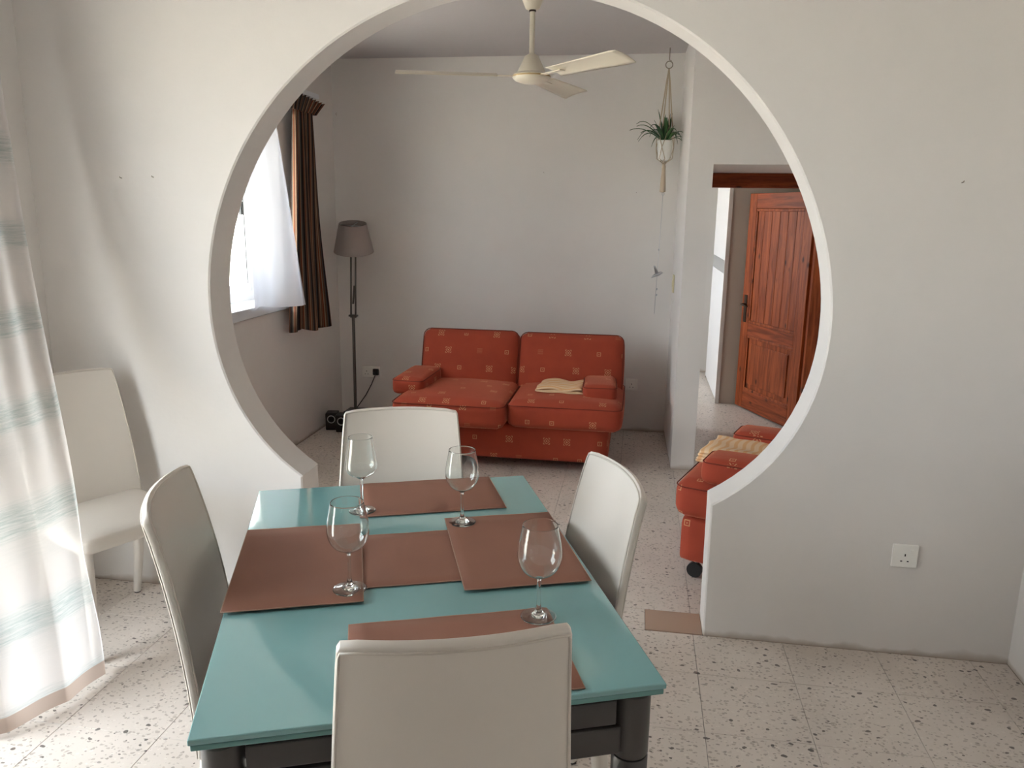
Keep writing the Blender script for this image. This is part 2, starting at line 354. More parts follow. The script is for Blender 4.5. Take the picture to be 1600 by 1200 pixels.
# dividing wall with the moon gate
KC = [1.0571, 0.0771, -0.0022, -0.0897, 0.0011, 0.043, 0.0002, -0.0109, 0.0036]
def gate(th, off=0):
    r_ = KC[0] + off + sum(KC[1+2*i] * cos((i+1)*th) + KC[2+2*i] * sin((i+1)*th) for i in range(4))
    return (-.485 + r_ * sin(th), 1.235 + r_ * cos(th))
def opening(off):
    n = 96; arc = [gate(-2.2999 + 4.605 * i / n, off) for i in range(n + 1)]
    return [(-1.281 - off, 0.0), (-1.281 - off, .523 - off*.4)] + [p for p in arc if True] + [(.300 + off, .523 - off*.4), (.304 + off, 0.0)]
def arch_wall():
    mb = MB(); ch = .006
    xl, xr, zt = -2.60, 2.0, CEIL + .1
    outer_l = [(xr, 0), (xr, zt), (xl, zt), (xl, 0)]
    def face(y, off, flip):
        loop = opening(off) + [(xr, 0.0), (xr, zt), (xl, zt), (xl, 0.0)]
        tris = tessellate_polygon([[Vector((x, z, 0)) for x, z in loop]])
        mb.add([(x, y, z) for x, z in loop], [tuple(t_) if not flip else tuple(t_)[::-1] for t_ in tris])
    face(0, ch, True); face(TH, ch, False)
    o0, o1 = opening(ch), opening(0)
    rows = [(o0, 0), (o1, ch), (o1, TH - ch), (o0, TH)]
    for (a, ya), (b, yb) in zip(rows, rows[1:]):
        n = len(a); vs = [(x, ya, z) for x, z in a] + [(x, yb, z) for x, z in b]
        mb.add(vs, [(i, i+1, n+i+1, n+i) for i in range(n-1)])
    bm_o = mb.build('wall_middle', 'plaster')
    bm = bmesh.new(); bm.from_mesh(bm_o.data); bmesh.ops.remove_doubles(bm, verts=bm.verts[:], dist=1e-5); bmesh.ops.recalc_face_normals(bm, faces=bm.faces[:]); bm.to_mesh(bm_o.data); bm.free()
    return bm_o
struct(arch_wall(), 'white plastered wall with a round moon gate opening')
def wall(name, *boxes, mat='plaster'):
    mb = MB()
    for b in boxes: mb.box(*b)
    return struct(mb.build(name, mat))
DY0, DY1, DZ = -2.48, -.96, 2.15                     # balcony door opening in the dining room
wall('wall_left', (XL-.2, XL, DY1, 0, 0, CEIL+.1), (XL-.2, XL, YB, DY0, 0, CEIL+.1), (XL-.2, XL, DY0, DY1, DZ, CEIL+.1))
wall('wall_right', (XR, XR+.2, YB, 0, 0, CEIL+.1))
wall('wall_near', (XL-.2, XR+.2, YB-.2, YB, 0, CEIL+.1))
struct(box('ceiling', 'ceiling_paint', (-2.6, 2.5, -7.2, 5.4, CEIL, CEIL+.15)))
WY0, WY1, WZ0, WZ1 = .42, 1.93, .965, 2.08            # lounge window opening
wall('wall_lounge_left', (LXL-.3, LXL, TH, WY0, 0, CEIL), (LXL-.3, LXL, WY1, LYB+.2, 0, CEIL), (LXL-.3, LXL, WY0, WY1, 0, WZ0), (LXL-.3, LXL, WY0, WY1, WZ1, CEIL))
wall('wall_back', (LXL, .25, LYB, LYB+.22, 0, CEIL))
PXL, PXR, PYF, PZ = .252, .392, 1.99, 1.843           # partition end and passage
part = MB().add([(x, y, z) for z in (0, CEIL) for x, y in ((PXL, PYF), (PXR, PYF), (PXR, LYB+.22), (.229, LYB+.22))], [(3, 2, 1, 0), (4, 5, 6, 7), (0, 1, 5, 4), (1, 2, 6, 5), (2, 3, 7, 6), (3, 0, 4, 7)]).build('wall_partition', 'plaster'); struct(part)
wall('wall_passage', (PXR, LXR, PYF, 3.06, PZ, CEIL), (1.27, LXR, PYF, 3.06, 0, PZ))
wall('wall_lounge_right', (LXR, LXR+.2, TH, PYF, 0, CEIL))
# hall
wall('wall_hall_left', (-1.9, -1.7, 3.06, 3.45, 0, CEIL), (-1.9, -1.7, 4.85, 5.3, 0, CEIL), (-1.9, -1.7, 3.45, 4.85, 0, .8), (-1.9, -1.7, 3.45, 4.85, 2.2, CEIL))
wall('wall_hall_back', (-1.9, 2.4, 5.2, 5.4, 0, CEIL)); wall('wall_hall_right', (2.3, 2.5, 3.06, 5.2, 0, CEIL))
wall('wall_hall_front', (-1.9, PXL, LYB+.22, LYB+.24, 0, CEIL), (LXR, 2.3, 3.04, 3.06, 0, CEIL))
struct(box('ground', 'ground', (-60, 60, -60, 60, -.35, -.13)), 'pale paved ground outside')

plain('limestone', (222, 196, 168), .9, 4, .2)
struct(box('sky_block_hood', 'plaster', (-3.30, -2.54, .3, 2.1, 2.14, 2.22)), 'unseen hood added to block high sky above the lounge window')  # added out of view to cut steep skylight on the lounge floor
# windows
def window(name, x, y0, y1, z0, z1, n, fr=.055):
    w = sempty(name, (x, 0, 0))
    MB().box(-.03, .03, y0, y1, z0, z0+fr).box(-.03, .03, y0, y1, z1-fr, z1).box(-.03, .03, y0, y0+fr, z0+fr, z1-fr).box(-.03, .03, y1-fr, y1, z0+fr, z1-fr).build('window_frame', 'alu_white', w)
    iw = (y1 - y0 - 2*fr) / n
    for i in range(n):
        a = y0 + fr + i*iw; b = a + iw; dx = .012 if i % 2 else -.012; s = .05
        sa = MB().box(dx-.011, dx+.011, a, b, z0+fr, z0+fr+s).box(dx-.011, dx+.011, a, b, z1-fr-s, z1-fr).box(dx-.011, dx+.011, a, a+s, z0+fr+s, z1-fr-s).box(dx-.011, dx+.011, b-s, b, z0+fr+s, z1-fr-s).build('sash', 'alu_white', w)
        box('pane', 'pane', (dx-.002, dx+.002, a+s, b-s, z0+fr+s, z1-fr-s), sa)
        g_ = .006
        MB().box(dx+.011, dx+.013, a+s-g_, a+s, z0+fr+s, z1-fr-s).box(dx+.011, dx+.013, b-s, b-s+g_, z0+fr+s, z1-fr-s).build('gasket', 'black_gap', sa)
    return w
w1 = window('window_1', LXL-.22, WY0, WY1, WZ0+.03, WZ1, 2)
box('window_catch', 'black_plastic', (.02, .04, WY1-.155, WY1-.13, 1.52, 1.60), w1, .003)
box('window_sill', 'sill_stone', (-.08, .245, WY0-.02, WY1+.02, WZ0-.03, WZ0+.03), w1, .004)
window('window_2', -1.8, 3.45, 4.85, .8, 2.2, 2)
# balcony door: white frame, two tall sashes
d1 = window('door_1', XL-.1, DY0, DY1, .0, DZ, 2, .06)

# passage door frame (pine) and the open pine door
df_ = sempty('door_2', (0, 0, 0))
box('lintel', 'pine_cross', (.40, 1.27, 2.96, 3.06, 1.745, 1.842), df_, .004)
box('jamb', 'pine', (1.195, 1.27, 2.96, 3.06, 0, 1.745), df_, .004)
box('jamb', 'pine', (.392, .43, 2.96, 3.06, 0, 1.745), df_, .004)

def make_door():
    W, H_, T = .855, 1.715, .038
    d = thing('pine_door', 'knotty pine door standing open with upper plank panel and lower square panel', 'door', (1.193, 3.03, .012), math.atan2(3.80-3.03, .868-1.193))
    st = .105
    # local x: 0 hinge -> W free edge, faces -y / +y
    box('stile', 'pine', (0, st, -T/2, T/2, 0, H_), d, .003); box('stile', 'pine', (W-st, W, -T/2, T/2, 0, H_), d, .003)
    for z0, z1 in ((0, .15), (.60, .70), (1.60, H_)): box('rail', 'pine_cross', (st, W-st, -T/2, T/2, z0, z1), d, .003)
    n = 6; pw = (W-2*st)/n
    for i in range(n): box('plank', 'pine', (st+i*pw+.0015, st+(i+1)*pw-.0015, -.008, .008, .70, 1.60), d, .003)
    box('panel', 'pine', (st+.002, W-st-.002, -.006, .006, .15, .60), d)
    for s in (1, -1): box('raised_field', 'pine', (st+.06, W-st-.06, min(s*.005, s*.015), max(s*.005, s*.015), .21, .54), d, .005)
    for z0, z1 in ((.15, .60), (.70, 1.60)):
        for s in (1, -1):
            ya, yb = sorted((s*.008, s*.017)); m = .022
            MB().box(st, W-st, ya, yb, z0, z0+m).box(st, W-st, ya, yb, z1-m, z1).box(st, st+m, ya, yb, z0+m, z1-m).box(W-st-m, W-st, ya, yb, z0+m, z1-m).build('moulding', 'pine', d, bevel=.005)
    for s in (1, -1):
        h = box('handle_plate', 'dark_bronze', (W-.075, W-.035, min(s*T/2, s*(T/2+.006)), max(s*T/2, s*(T/2+.006)), .70, .92), d, .004)
        MB().tube([(W-.055, s*T/2, .845), (W-.055, s*(T/2+.045), .845), (W-.075, s*(T/2+.05), .846), (W-.16, s*(T/2+.048), .838)], [.009, .008, .008, .006], 10).build('lever', 'dark_bronze', h, True)
make_door()

# wardrobe standing in the hall
wd = thing('wardrobe', 'tall white wardrobe with a grey band seen through the pine doorway', 'wardrobe', (0, 0, 0))
box('body', 'grey_paint', (.715, 1.75, 3.86, 5.0, 0, 2.3), wd)
box('end_trim', 'edge_trim', (.685, .715, 3.84, 3.865, 0, 2.3), wd)
box('door_panel', 'white_laminate', (.690, .714, 3.87, 4.94, .02, 1.085), wd, .002); box('band', 'grey_laminate', (.690, .714, 3.87, 4.94, 1.087, 1.19), wd); box('door_panel', 'white_laminate', (.690, .714, 3.87, 4.94, 1.192, 2.3), wd, .002)
box('gap_shadow', 'black_gap', (.694, .716, 4.942, 4.975, .0, 2.3), wd)  # shadow of the gap at the wardrobe's far edge, built as a black strip

# ------------------------------------------------------------------ dining table
TA = .3725; TC = (-.4955, -1.128)                 # rotation, centre
def tw(x, y, z=0): return (TC[0] + x*cos(TA) - y*sin(TA), TC[1] + x*sin(TA) + y*cos(TA), z)
TW, TL = .80, 1.136
tb = thing('dining_table', 'teal frosted glass dining table on a dark grey metal frame', 'table', (TC[0], TC[1], 0), TA)
box('table_top', 'teal_glass', (-TW/2, TW/2, -TL/2, TL/2, .739, .75), tb, .0025, seg=3)
box('extension_leaf', 'edge_glass', (-TW/2+.003, TW/2-.003, -TL/2+.004, TL/2-.004, .7265, .737), tb, .002)
lx, ly, LR = TW/2-.043, TL/2-.052, .034
for sx in (-1, 1):
    for sy in (-1, 1):
        lg = MB().lathe([(LR-.004, .0), (LR, .004), (LR, .578), (LR-.002, .581)], 36, (sx*lx, sy*ly)).build('leg', 'table_frame', tb, True, angle=40)
        MB().lathe([(LR-.004, .581), (LR-.004, .586)], 36, (sx*lx, sy*ly)).build('groove_ring', 'black_gap', lg, True, angle=40)
        MB().lathe([(LR-.001, .586), (LR, .588), (LR, .712), (LR-.003, .715), (LR-.003, .7265)], 36, (sx*lx, sy*ly)).build('collar', 'table_frame', lg, True, angle=40)
for s in (-1, 1):
    box('rail', 'table_frame', (-lx+LR-.008, lx-LR+.008, s*ly-.013+s*.010, s*ly+.013+s*.010, .596, .652), tb, .004)
    box('extension_slide', 'table_frame', (-lx+LR+.004, lx-LR-.004, s*ly-.013+s*.012, s*ly+.013+s*.012, .659, .708), tb, .003)
    box('rail', 'table_frame', (s*lx-.013+s*.010, s*lx+.013+s*.010, -ly+LR-.008, ly-LR+.008, .596, .652), tb, .004)
    box('extension_slide', 'table_frame', (s*lx-.013+s*.012, s*lx+.013+s*.012, -ly+LR+.004, ly-LR-.004, .659, .708), tb, .003)
box('core_panel', 'black_gap', (-lx+.01, lx-.01, -ly+.01, ly-.01, .66, .722), tb)

# ------------------------------------------------------------------ place mats
def mat(cx, cy, rz, w, d, z, label):
    o = thing('place_mat', label, 'place mat', (cx, cy, z), rz, 'brown leather place mats on the glass table')
    def f(u, v):
        x, y = (u-.5)*w, (v-.5)*d
        e = max(abs(u-.5), abs(v-.5))*2
        return (x, y, .0012 + .0016 * max(0, e-.8)/.2 * (.4 + .6*abs(sin(3*x*7+cy*20))))
    m = MB().grid(f, 12, 8).build('sheet', 'mat_leather', o, True, solid=.0024)
    m.modifiers.new('B', 'BEVEL').width = .0005
    rim = [f(i/12, 0) for i in range(12)] + [f(1, i/8) for i in range(8)] + [f(1-i/12, 1) for i in range(12)] + [f(0, 1-i/8) for i in range(8)]
    MB().tube(rim, .0016, 5, True).build('stitched_edge', 'mat_edge', o, True)
MZ = .7506
def matq(pts, label, w, d, z=MZ):
    """pts: near-left, far-left, far-right, near-right corners on the table top"""
    c = [sum(p[i] for p in pts)/4 for i in (0, 1)]
    ax = math.atan2(pts[2][1]-pts[1][1] + pts[3][1]-pts[0][1], pts[2][0]-pts[1][0] + pts[3][0]-pts[0][0])
    mat(c[0], c[1], ax, w, d, z, label)
matq([(-.548, -1.267), (-.638, -1.000), (-.457, -.932), (-.365, -1.198)], 'brown mat laid across the table middle, tucked under the two side mats', .43, .285, MZ)
matq([(-.802, -1.44), (-.955, -1.034), (-.700, -.940), (-.535, -1.340)], 'brown mat before the window side chair, single glass at its corner', .285, .425, MZ+.0042)
matq([(-.340, -1.248), (-.483, -.867), (-.212, -.767), (-.075, -1.152)], 'brown mat before the chair on the armchair side, glass at its far corner', .285, .41, MZ+.0042)
matq([(-.688, -.88), (-.790, -.640), (-.440, -.508), (-.354, -.742)], 'brown mat at the far end of the table, by the sofa', .395, .262, MZ)
matq([(-.44, -1.69), (-.541, -1.437), (-.172, -1.288), (-.04, -1.553)], 'brown mat at the near end, half hidden by the nearest chair', .405, .285, MZ)

# ------------------------------------------------------------------ wine glasses
def wine(x, y, z, label, kind=0, k=1.0):
    o = thing('wine_glass', label, 'wine glass', (x, y, z), 0, 'empty stemmed wine glasses on the mats')
    if kind == 0: bowl = [(.0045, .088), (.016, .0905), (.030, .099), (.0395, .112), (.0445, .128), (.0450, .143), (.0425, .163), (.0385, .183), (.0355, .2)]
    else: bowl = [(.0045, .096), (.018, .099), (.034, .108), (.0425, .120), (.0440, .131), (.0415, .150), (.0375, .172), (.0345, .192), (.0325, .21)]
    def spline(p, n):
        out = []
        for i_ in range(len(p)-1):
            a, b, c, d = p[max(0, i_-1)], p[i_], p[i_+1], p[min(len(p)-1, i_+2)]
            for q in range(n):
                t_ = q/n; out.append(tuple(.5*((2*b[m]) + (-a[m]+c[m])*t_ + (2*a[m]-5*b[m]+4*c[m]-d[m])*t_*t_ + (-a[m]+3*b[m]-3*c[m]+d[m])*t_**3) for m in (0, 1)))
        return out + [p[-1]]
    bowl = [(r_*k, z_) for r_, z_ in bowl]; zb = bowl[0][1]
    foot = [(0, .0016), (.012*k, .0014), (.026*k, .0006), (.0345*k, .0001), (.0360*k, .0002), (.0366*k, .0008), (.0362*k, .0014), (.0350*k, .0019)]
    rise = spline([(.0350*k, .0019), (.026*k, .0036), (.016*k, .0062), (.009, .0110), (.0054, .0190), (.0042, .034), (.0038, .058), (.0041, zb-.012)], 3)
    oc = spline([(.0043, zb-.005)] + bowl[1:], 4); R0, Z1 = oc[-1]; w_ = .0009
    rim = [(R0-.0001, Z1+.0003), (R0-.00045, Z1+.00045), (R0-.0008, Z1+.0003)]
    inner = [(max(r_-w_, .0), z_ + .0016*max(0, 1-r_/.03)) for r_, z_ in oc if r_ > .006][::-1]
    body = MB().lathe(foot + rise[1:] + oc + rim + inner + [(0, inner[-1][1]-.0004)], 48)
    ob = body.build('glass_body', 'glass', o, True)
ZT = MZ + .0072
wine(-.587, -1.292, ZT, 'wine glass at the near corner of the window side mat')
wine(-.431, -.880, ZT, 'wine glass at the far corner of the armchair side mat', k=.98)
wine(-.170, -1.326, MZ+.0034, 'wine glass nearest the camera, by the near chair back', k=1.0)
wine(-.720, -.844, MZ+.0034, 'taller tapered wine glass at the far end in front of the white chair', 1)

# ------------------------------------------------------------------ leather chairs
def make_chair():
    c = thing('dining_chair', '', 'chair', group='white leather dining chairs')
    MB().cushion(.402, .378, .066, .022, .010, 14, (0, -.013, .436)).build('seat', 'leather', c, True)
    H_, Z0 = .95, .405
    def mid(u, v):
        z = Z0 + (H_ - Z0) * v
        w = .211 - .024*v - .010*v*v
        y = -.188 - .035*v - .065*v*v + .032*u*u*(.35+.65*v) - .012
        zz = z - .004*u*u*v - .012*max(0, (abs(u)-.93)/.07)**2*max(0, (v-.9)/.1)
        return Vector((u*w, y, zz))
    th = .0095
    def outline(u, v, s):
        p = mid(u, v); e = max(0, (abs(u)-.965)/.035); ev = max(0, (v-.983)/.017)
        k = sqrt(max(.38, 1-.62*max(e, ev)**2)); tilt = .18 + .32*v
        return p + Vector((0, cos(tilt), sin(tilt))) * s * th * k
    us = [-1, -.992, -.98, -.965] + [-.8+.2*i for i in range(9)] + [.965, .98, .992, 1]; vs_ = [0, .04] + [.1*i for i in range(1, 10)] + [.96, .983, .990, .996, 1]
    nU, nV = len(us), len(vs_); mb = MB()
    mb.add([outline(u, v, 1) for v in vs_ for u in us] + [outline(u, v, -1) for v in vs_ for u in us], [])
    N = nU*nV; idx = lambda i, j, b: b*N + j*nU + i
    fs = []
    for j in range(nV-1):
        for i in range(nU-1):
            fs.append((idx(i, j, 0), idx(i, j+1, 0), idx(i+1, j+1, 0), idx(i+1, j, 0))); fs.append((idx(i, j, 1), idx(i+1, j, 1), idx(i+1, j+1, 1), idx(i, j+1, 1)))
        fs.append((idx(0, j, 0), idx(0, j, 1), idx(0, j+1, 1), idx(0, j+1, 0))); fs.append((idx(nU-1, j, 0), idx(nU-1, j+1, 0), idx(nU-1, j+1, 1), idx(nU-1, j, 1)))
    for i in range(nU-1):
        fs.append((idx(i, nV-1, 0), idx(i, nV-1, 1), idx(i+1, nV-1, 1), idx(i+1, nV-1, 0))); fs.append((idx(i, 0, 0), idx(i+1, 0, 0), idx(i+1, 0, 1), idx(i, 0, 1)))
    mb.f = fs; b = mb.build('backrest', 'leather', c, True, angle=60)
    for s in (1, -1):   # welted seam round the front and rear rims
        pts = [outline(-.975, v, s*1.02) for v in [0, .15, .3, .45, .6, .75, .9, .97]] + [outline(-.965+.965*2*i/14, .986, s*1.02) for i in range(0, 15)] + [outline(.975, v, s*1.02) for v in [.97, .9, .75, .6, .45, .3, .15, 0]]
        MB().tube(pts, .0026, 6).build('welt', 'leather_piping', b, True)
    for sx in (-1, 1):
        for pts, rr in (([(sx*.176, .150, .425), (sx*.178, .154, .20), (sx*.180, .157, .008)], [.0225, .019, .0145]), ([(sx*.176, -.176, .425), (sx*.178, -.198, .20), (sx*.180, -.245, .008)], [.022, .019, .0145])):
            l = MB().tube(pts, rr, 14).build('leg', 'leather', c, True, angle=50)
            p = pts[-1]; MB().tube([(p[0], p[1], .009), (p[0], p[1], 0)], .0125, 12).build('glide', 'glide', l, True, angle=50)
    return c
proto = make_chair(); first = [True]
def chair(top, ang, label, back=.30, loc=None):
    """top: where the middle of the back's top edge stands; ang: facing direction in degrees"""
    o = proto if first[0] else copy_tree(proto); first[0] = False
    a = R(ang); F = (cos(a), sin(a))
    o.location = (top[0] + F[0]*back, top[1] + F[1]*back, 0) if loc is None else (*loc, 0); o.rotation_euler = (0, 0, a - pi/2); o['label'] = label
    return o
chair((-.233, -1.772), 109.2, 'white leather dining chair nearest the camera, seen from behind')
chair((-.726, -.450), -75.0, 'white leather dining chair at the far end of the table, front facing the camera')
chair((-.004, -.932), 202.7, 'white leather dining chair on the armchair side of the table, lit by daylight')
chair((-1.050, -1.273), 19.0, 'white leather dining chair pushed in on the window side of the table')
chair(None, -27.4, 'spare white leather dining chair in the corner behind the sheer curtain', loc=(-1.858, -.352))

# ------------------------------------------------------------------ sofa and armchair
def tube_rect(sx, sy, z, c, r_, rad=.045):
    pts = []
    for cx, cy, a0 in ((sx/2-rad, sy/2-rad, 0), (-sx/2+rad, sy/2-rad, 90), (-sx/2+rad, -sy/2+rad, 180), (sx/2-rad, -sy/2+rad, 270)):
        for k in range(5): a = R(a0 + k*22.5); pts.append((c[0]+cx+rad*cos(a), c[1]+cy+rad*sin(a), c[2]+z))
    return MB().tube(pts, r_, 6, True)
def pad(name, parent, size, c, puff=.015, r_=.035, uvoff=(0, 0), rot=(0, 0, 0), side=.008, piping=True):
    o = MB().cushion(*size, r_, puff, 14, (0, 0, 0), side).build(name, 'upholstery', parent, True, True, uvoff=uvoff)
    o.location = c; o.rotation_euler = rot
    if piping: tube_rect(size[0]+side*.6-.006, size[1]+side*.6-.006, size[2]/2-r_*.45, (0, 0, 0), .0028, r_).build('piping', 'uphol_piping', o, True)
    return o
# local frame: +x to the viewer's right, -y front
so = thing('sofa', 'two seat orange sofa with woven gold motifs against the back wall', 'sofa', (-.765, 1.79, 0), 0)
MB().cushion(1.26, .86, .235, .03, 0, 12, (0, .43, .178)).build('base', 'upholstery', so, True, True, uvoff=(.3, .1))
box('back_frame', 'upholstery', (-.62, .62, .62, .86, .28, .64), so, .03, boxuv=True)
pad('seat_cushion', so, (.695, .76, .165), (-.335, .225, .365), .03, .05, (.11, .47))
pad('seat_cushion', so, (.690, .74, .165), (.362, .290, .365), .03, .05, (.83, .21))
pad('back_cushion', so, (.660, .44, .17), (-.340, .580, .548), .03, .05, (1.7, 1.12), (R(72), 0, 0))
pad('back_cushion', so, (.690, .44, .17), (.346, .575, .545), .03, .05, (2.65, 1.93), (R(72), 0, 0))
pad('armrest', so, (.205, .40, .105), (-.632, .270, .480), .012, .03, (.4, .77), (R(2), 0, R(-4)))
pad('armrest', so, (.205, .40, .100), (.555, .290, .476), .012, .03, (.9, .35), (R(-2), 0, R(3)))
for sx in (-.55, .55):
    for y in (.08, .78):
        MB().lathe([(.012, .0), (.024, .006), (.026, .025), (.024, .045), (.012, .065)], 14, (sx, y)).build('caster', 'caster', so, True)

ar = thing('armchair', 'orange armchair on casters standing behind the moon gate wall', 'armchair', (.312, .785, 0), R(-110))
MB().cushion(.66, .70, .205, .03, 0, 12, (0, .375, .187)).build('base', 'upholstery', ar, True, True, uvoff=(.05, .03))
box('back_frame', 'upholstery', (-.31, .31, .58, .72, .25, .68), ar, .03, boxuv=True)
pad('seat_cushion', ar, (.68, .66, .165), (0, .325, .368), .02, .05, (.41, .36))
pad('back_cushion', ar, (.56, .42, .15), (0, .57, .60), .03, .05, (1.2, .7), (R(76), 0, 0))
pad('armrest', ar, (.19, .46, .11), (.245, .335, .51), .012, .03, (.33, .12))
pad('armrest', ar, (.19, .46, .11), (-.245, .345, .51), .012, .03, (.7, .5))
for sx in (-.27, .27):
    for y in (.09, .64):
        cs = MB().tube([(sx-.011, y, .034), (sx+.011, y, .034)], .034, 18).build('caster', 'caster', ar, True, angle=40)
        MB().tube([(sx, y, .05), (sx, y+.012, .09)], .008, 8).build('stem', 'lamp_metal', cs, True)

def folded_throw(name, label, loc, rz, w, d, layers, th, seed):
    rnd = random.Random(seed); o = thing(name, label, 'throw', loc, rz, 'folded cream throws on the orange seats')
    for L in range(layers):
        k = L/(max(1, layers-1)); ph = rnd.uniform(0, 6); sx, sy = w*(1-.05*k), d*(1-.06*k)
        def f(u, v, L=L, ph=ph, sx=sx, sy=sy):
            x, y = (u-.5)*sx, (v-.5)*sy
            e = max(abs(u-.5), abs(v-.5))*2
            z = th*L + th*.5 + .007*sin(9*u+ph)*sin(7*v+ph*2) * (1 if L else .3) - (.010 if L else .0)*max(0, e-.85)/.15
            return (x + .006*sin(11*v+ph), y + .006*sin(13*u+ph), z)
        MB().grid(f, 22, 18, lambda u, v: (u*w, v*d)).build('fold', 'throw', o, True, solid=th*.8)
        bmod = o.children[-1].modifiers.new('S', 'SUBSURF'); bmod.levels = bmod.render_levels = 1
folded_throw('throw_blanket', 'folded cream woven throw lying on the sofa beside its armrest', (-.447, 2.05, .470), R(-4), .30, .30, 3, .012, 3)
folded_throw('throw_blanket', 'pale orange striped throw folded on the armchair seat', (.560, .755, .462), R(-112), .30, .46, 4, .018, 5)

# ------------------------------------------------------------------ curtains
EDGE = [(2.32, -2.215, -.235), (1.991, -2.2, -.248), (1.735, -2.17, -.266), (1.387, -2.12, -.307), (.965, -2.02, -.375), (.80, -1.955, -.43), (.68, -1.885, -.50), (.56, -1.82, -.57), (.443, -1.780, -.622), (.32, -1.765, -.622), (.194, -1.757, -.612), (.066, -1.748, -.615), (.02, -1.74, -.628)]
def _sm(E_):
    out = [E_[0]]
    for a, b in zip(E_, E_[1:]): out += [tuple(a[i]*.75+b[i]*.25 for i in range(3)), tuple(a[i]*.25+b[i]*.75 for i in range(3))]
    return out + [E_[-1]]
EDGE = _sm(_sm(EDGE))
def edge(z):
    for (z1, x1, y1), (z0, x0, y0) in zip(EDGE, EDGE[1:]):
        if z >= z0: k = (z-z0)/(z1-z0); return x0+(x1-x0)*k, y0+(y1-y0)*k
    return EDGE[-1][1:]
BOT = [(0, -1.74, -.628), (.12, -1.715, -.66), (.5, -1.735, -.82), (.88, -1.80, -.985), (.94, -1.83, -1.01), (1, -1.87, -1.0)]
def bot(s_):
    for (a, x0, y0), (b, x1, y1) in zip(BOT, BOT[1:]):
        if s_ <= b: k = (s_-a)/(b-a); k = k*k*(3-2*k)*.5 + k*.5; return x0+(x1-x0)*k, y0+(y1-y0)*k
    return BOT[-1][1:]
def sheer(u, v):
    z = .02 + 2.30*v; ex, ey = edge(z); w = max(0, min(1, (ex+2.215)/.475))
    tx, ty = -2.215 + .012*sin(u*24), -.235 - .44*u
    bx, by = bot(u)
    x = tx*(1-w) + bx*w; y = ty*(1-w) + by*w
    x0 = -2.215*(1-w) + BOT[0][1]*w; y0 = -.235*(1-w) + BOT[0][2]*w
    fade = max(0, 1-u*1.6)
    return (x + (ex-x0)*fade + .007*sin(u*17+.6*z)*u*(1-u)*3, y + (ey-y0)*fade, z)
sc_ = MB().grid(sheer, 90, 70, lambda u, v: (u*.9, v*2.3)).build('sheer_curtain', 'sheer', None, True)
tag(sc_, 'long sheer white curtain with grey green bands and a beige hem', 'curtain')
rod = thing('curtain_rod', 'curtain rod above the sheer curtain', 'rod', (-2.215, -1.35, 2.335))
MB().tube([(0, 1.2, 0), (0, -1.3, 0)], .012, 12).build('pole', 'alu_white', rod, True, angle=40)
for y in (1.1, -1.2): MB().tube([(0, y, 0), (-.115, y, 0)], .007, 8).build('bracket', 'alu_white', rod, True)

# lounge: white net and striped curtain at the window
def net(u, v):
    z = .985 + 1.10*v; k = max(0, min(1, (u-.45)/.4)); k = k*k*(3-2*k)
    y = 1.44 + u*(.44 - .12*v)
    return (LXL + .035 + .02*u + .115*k*(1-.75*v) + .010*sin(u*16+1.0), y, z - .02*k*(1-v) + .010*sin(u*9)*(1-v))
ne = MB().grid(net, 60, 20, lambda u, v: (u, v)).build('net_curtain', 'net', None, True)
tag(ne, 'white net curtain hanging over the lounge window reveal', 'curtain')
sk = thing('striped_curtain', 'brown striped curtain gathered beside the lounge window', 'curtain', (LXL+.080, 0, 0))
def stripe(u, v):
    z = .755 + 1.40*v
    y0 = 1.78*(1-v) + 1.94*v; w = (.665*(1-v)**1.05 + .36*(1-(1-v)**1.05)) - .06*sin(pi*min(1, v*1.02))**2*.5
    a = .030*(1-.35*v)
    return (a*sin(u*30+1.6*sin(u*5+1)+.8*v) + .02*sin(u*11+2-v) + .01, y0 + u*w + .008*sin(u*34+1.2), z + .055*(1-u)*(1-v) - .012*sin(u*17)*(1-v))
MB().grid(stripe, 140, 26, lambda u, v: (u*1.5, v*1.4)).build('drape', 'striped', sk, True, solid=.002)
def header(u, v):
    y = 1.94 + u*.36*(1+.28*v) - .04*v; z = 2.155 + .095*v - .02*u*v
    return (.022*sin(u*58)*(.6+.6*v) + .012 + .025*v, y, z + .006*sin(u*58)*v)
MB().grid(header, 140, 6, lambda u, v: (u*1.5, v*.1)).build('header', 'striped', sk, True, solid=.002)
box('curtain_track', 'alu_white', (LXL, LXL+.11, .35, 2.34, 2.262, 2.29))
tag(bpy.data.objects['curtain_track'], 'white curtain track fixed above the lounge window', 'track')

# ------------------------------------------------------------------ floor lamp, speakers
lp = thing('floor_lamp', 'floor lamp with grey tapered shade and adjustable rods in the lounge corner', 'lamp', (-2.005, 2.56, 0))
MB().add([(-.105, -.105, 0), (.105, -.105, 0), (.105, .105, 0), (-.105, .105, 0), (-.085, -.06, .115), (.07, -.06, .115), (.07, .085, .115), (-.085, .085, .115)], [(3, 2, 1, 0), (4, 5, 6, 7), (0, 1, 5, 4), (1, 2, 6, 5), (2, 3, 7, 6), (3, 0, 4, 7)]).build('base', 'black_plastic', lp, bevel=.005)
MB().tube([(-.02, .02, .11), (-.012, .01, .815)], .011, 14).build('pole', 'lamp_metal', lp, True, angle=40)
for bb in ((-.042, .022, -.008, .022, .808, .822), (-.030, .038, -.006, .020, 1.262, 1.278)): box('bracket', 'lamp_metal', bb, lp, .003)
for dx in (-.024, .010): MB().tube([(dx-.004, .008, .80), (dx+.010, .008, 1.275)], .0065, 10).build('rod', 'lamp_metal', lp, True)
MB().tube([(-.010, .008, .90), (.004, .008, 1.03)], .0075, 10).build('slider', 'lamp_metal', lp, True)
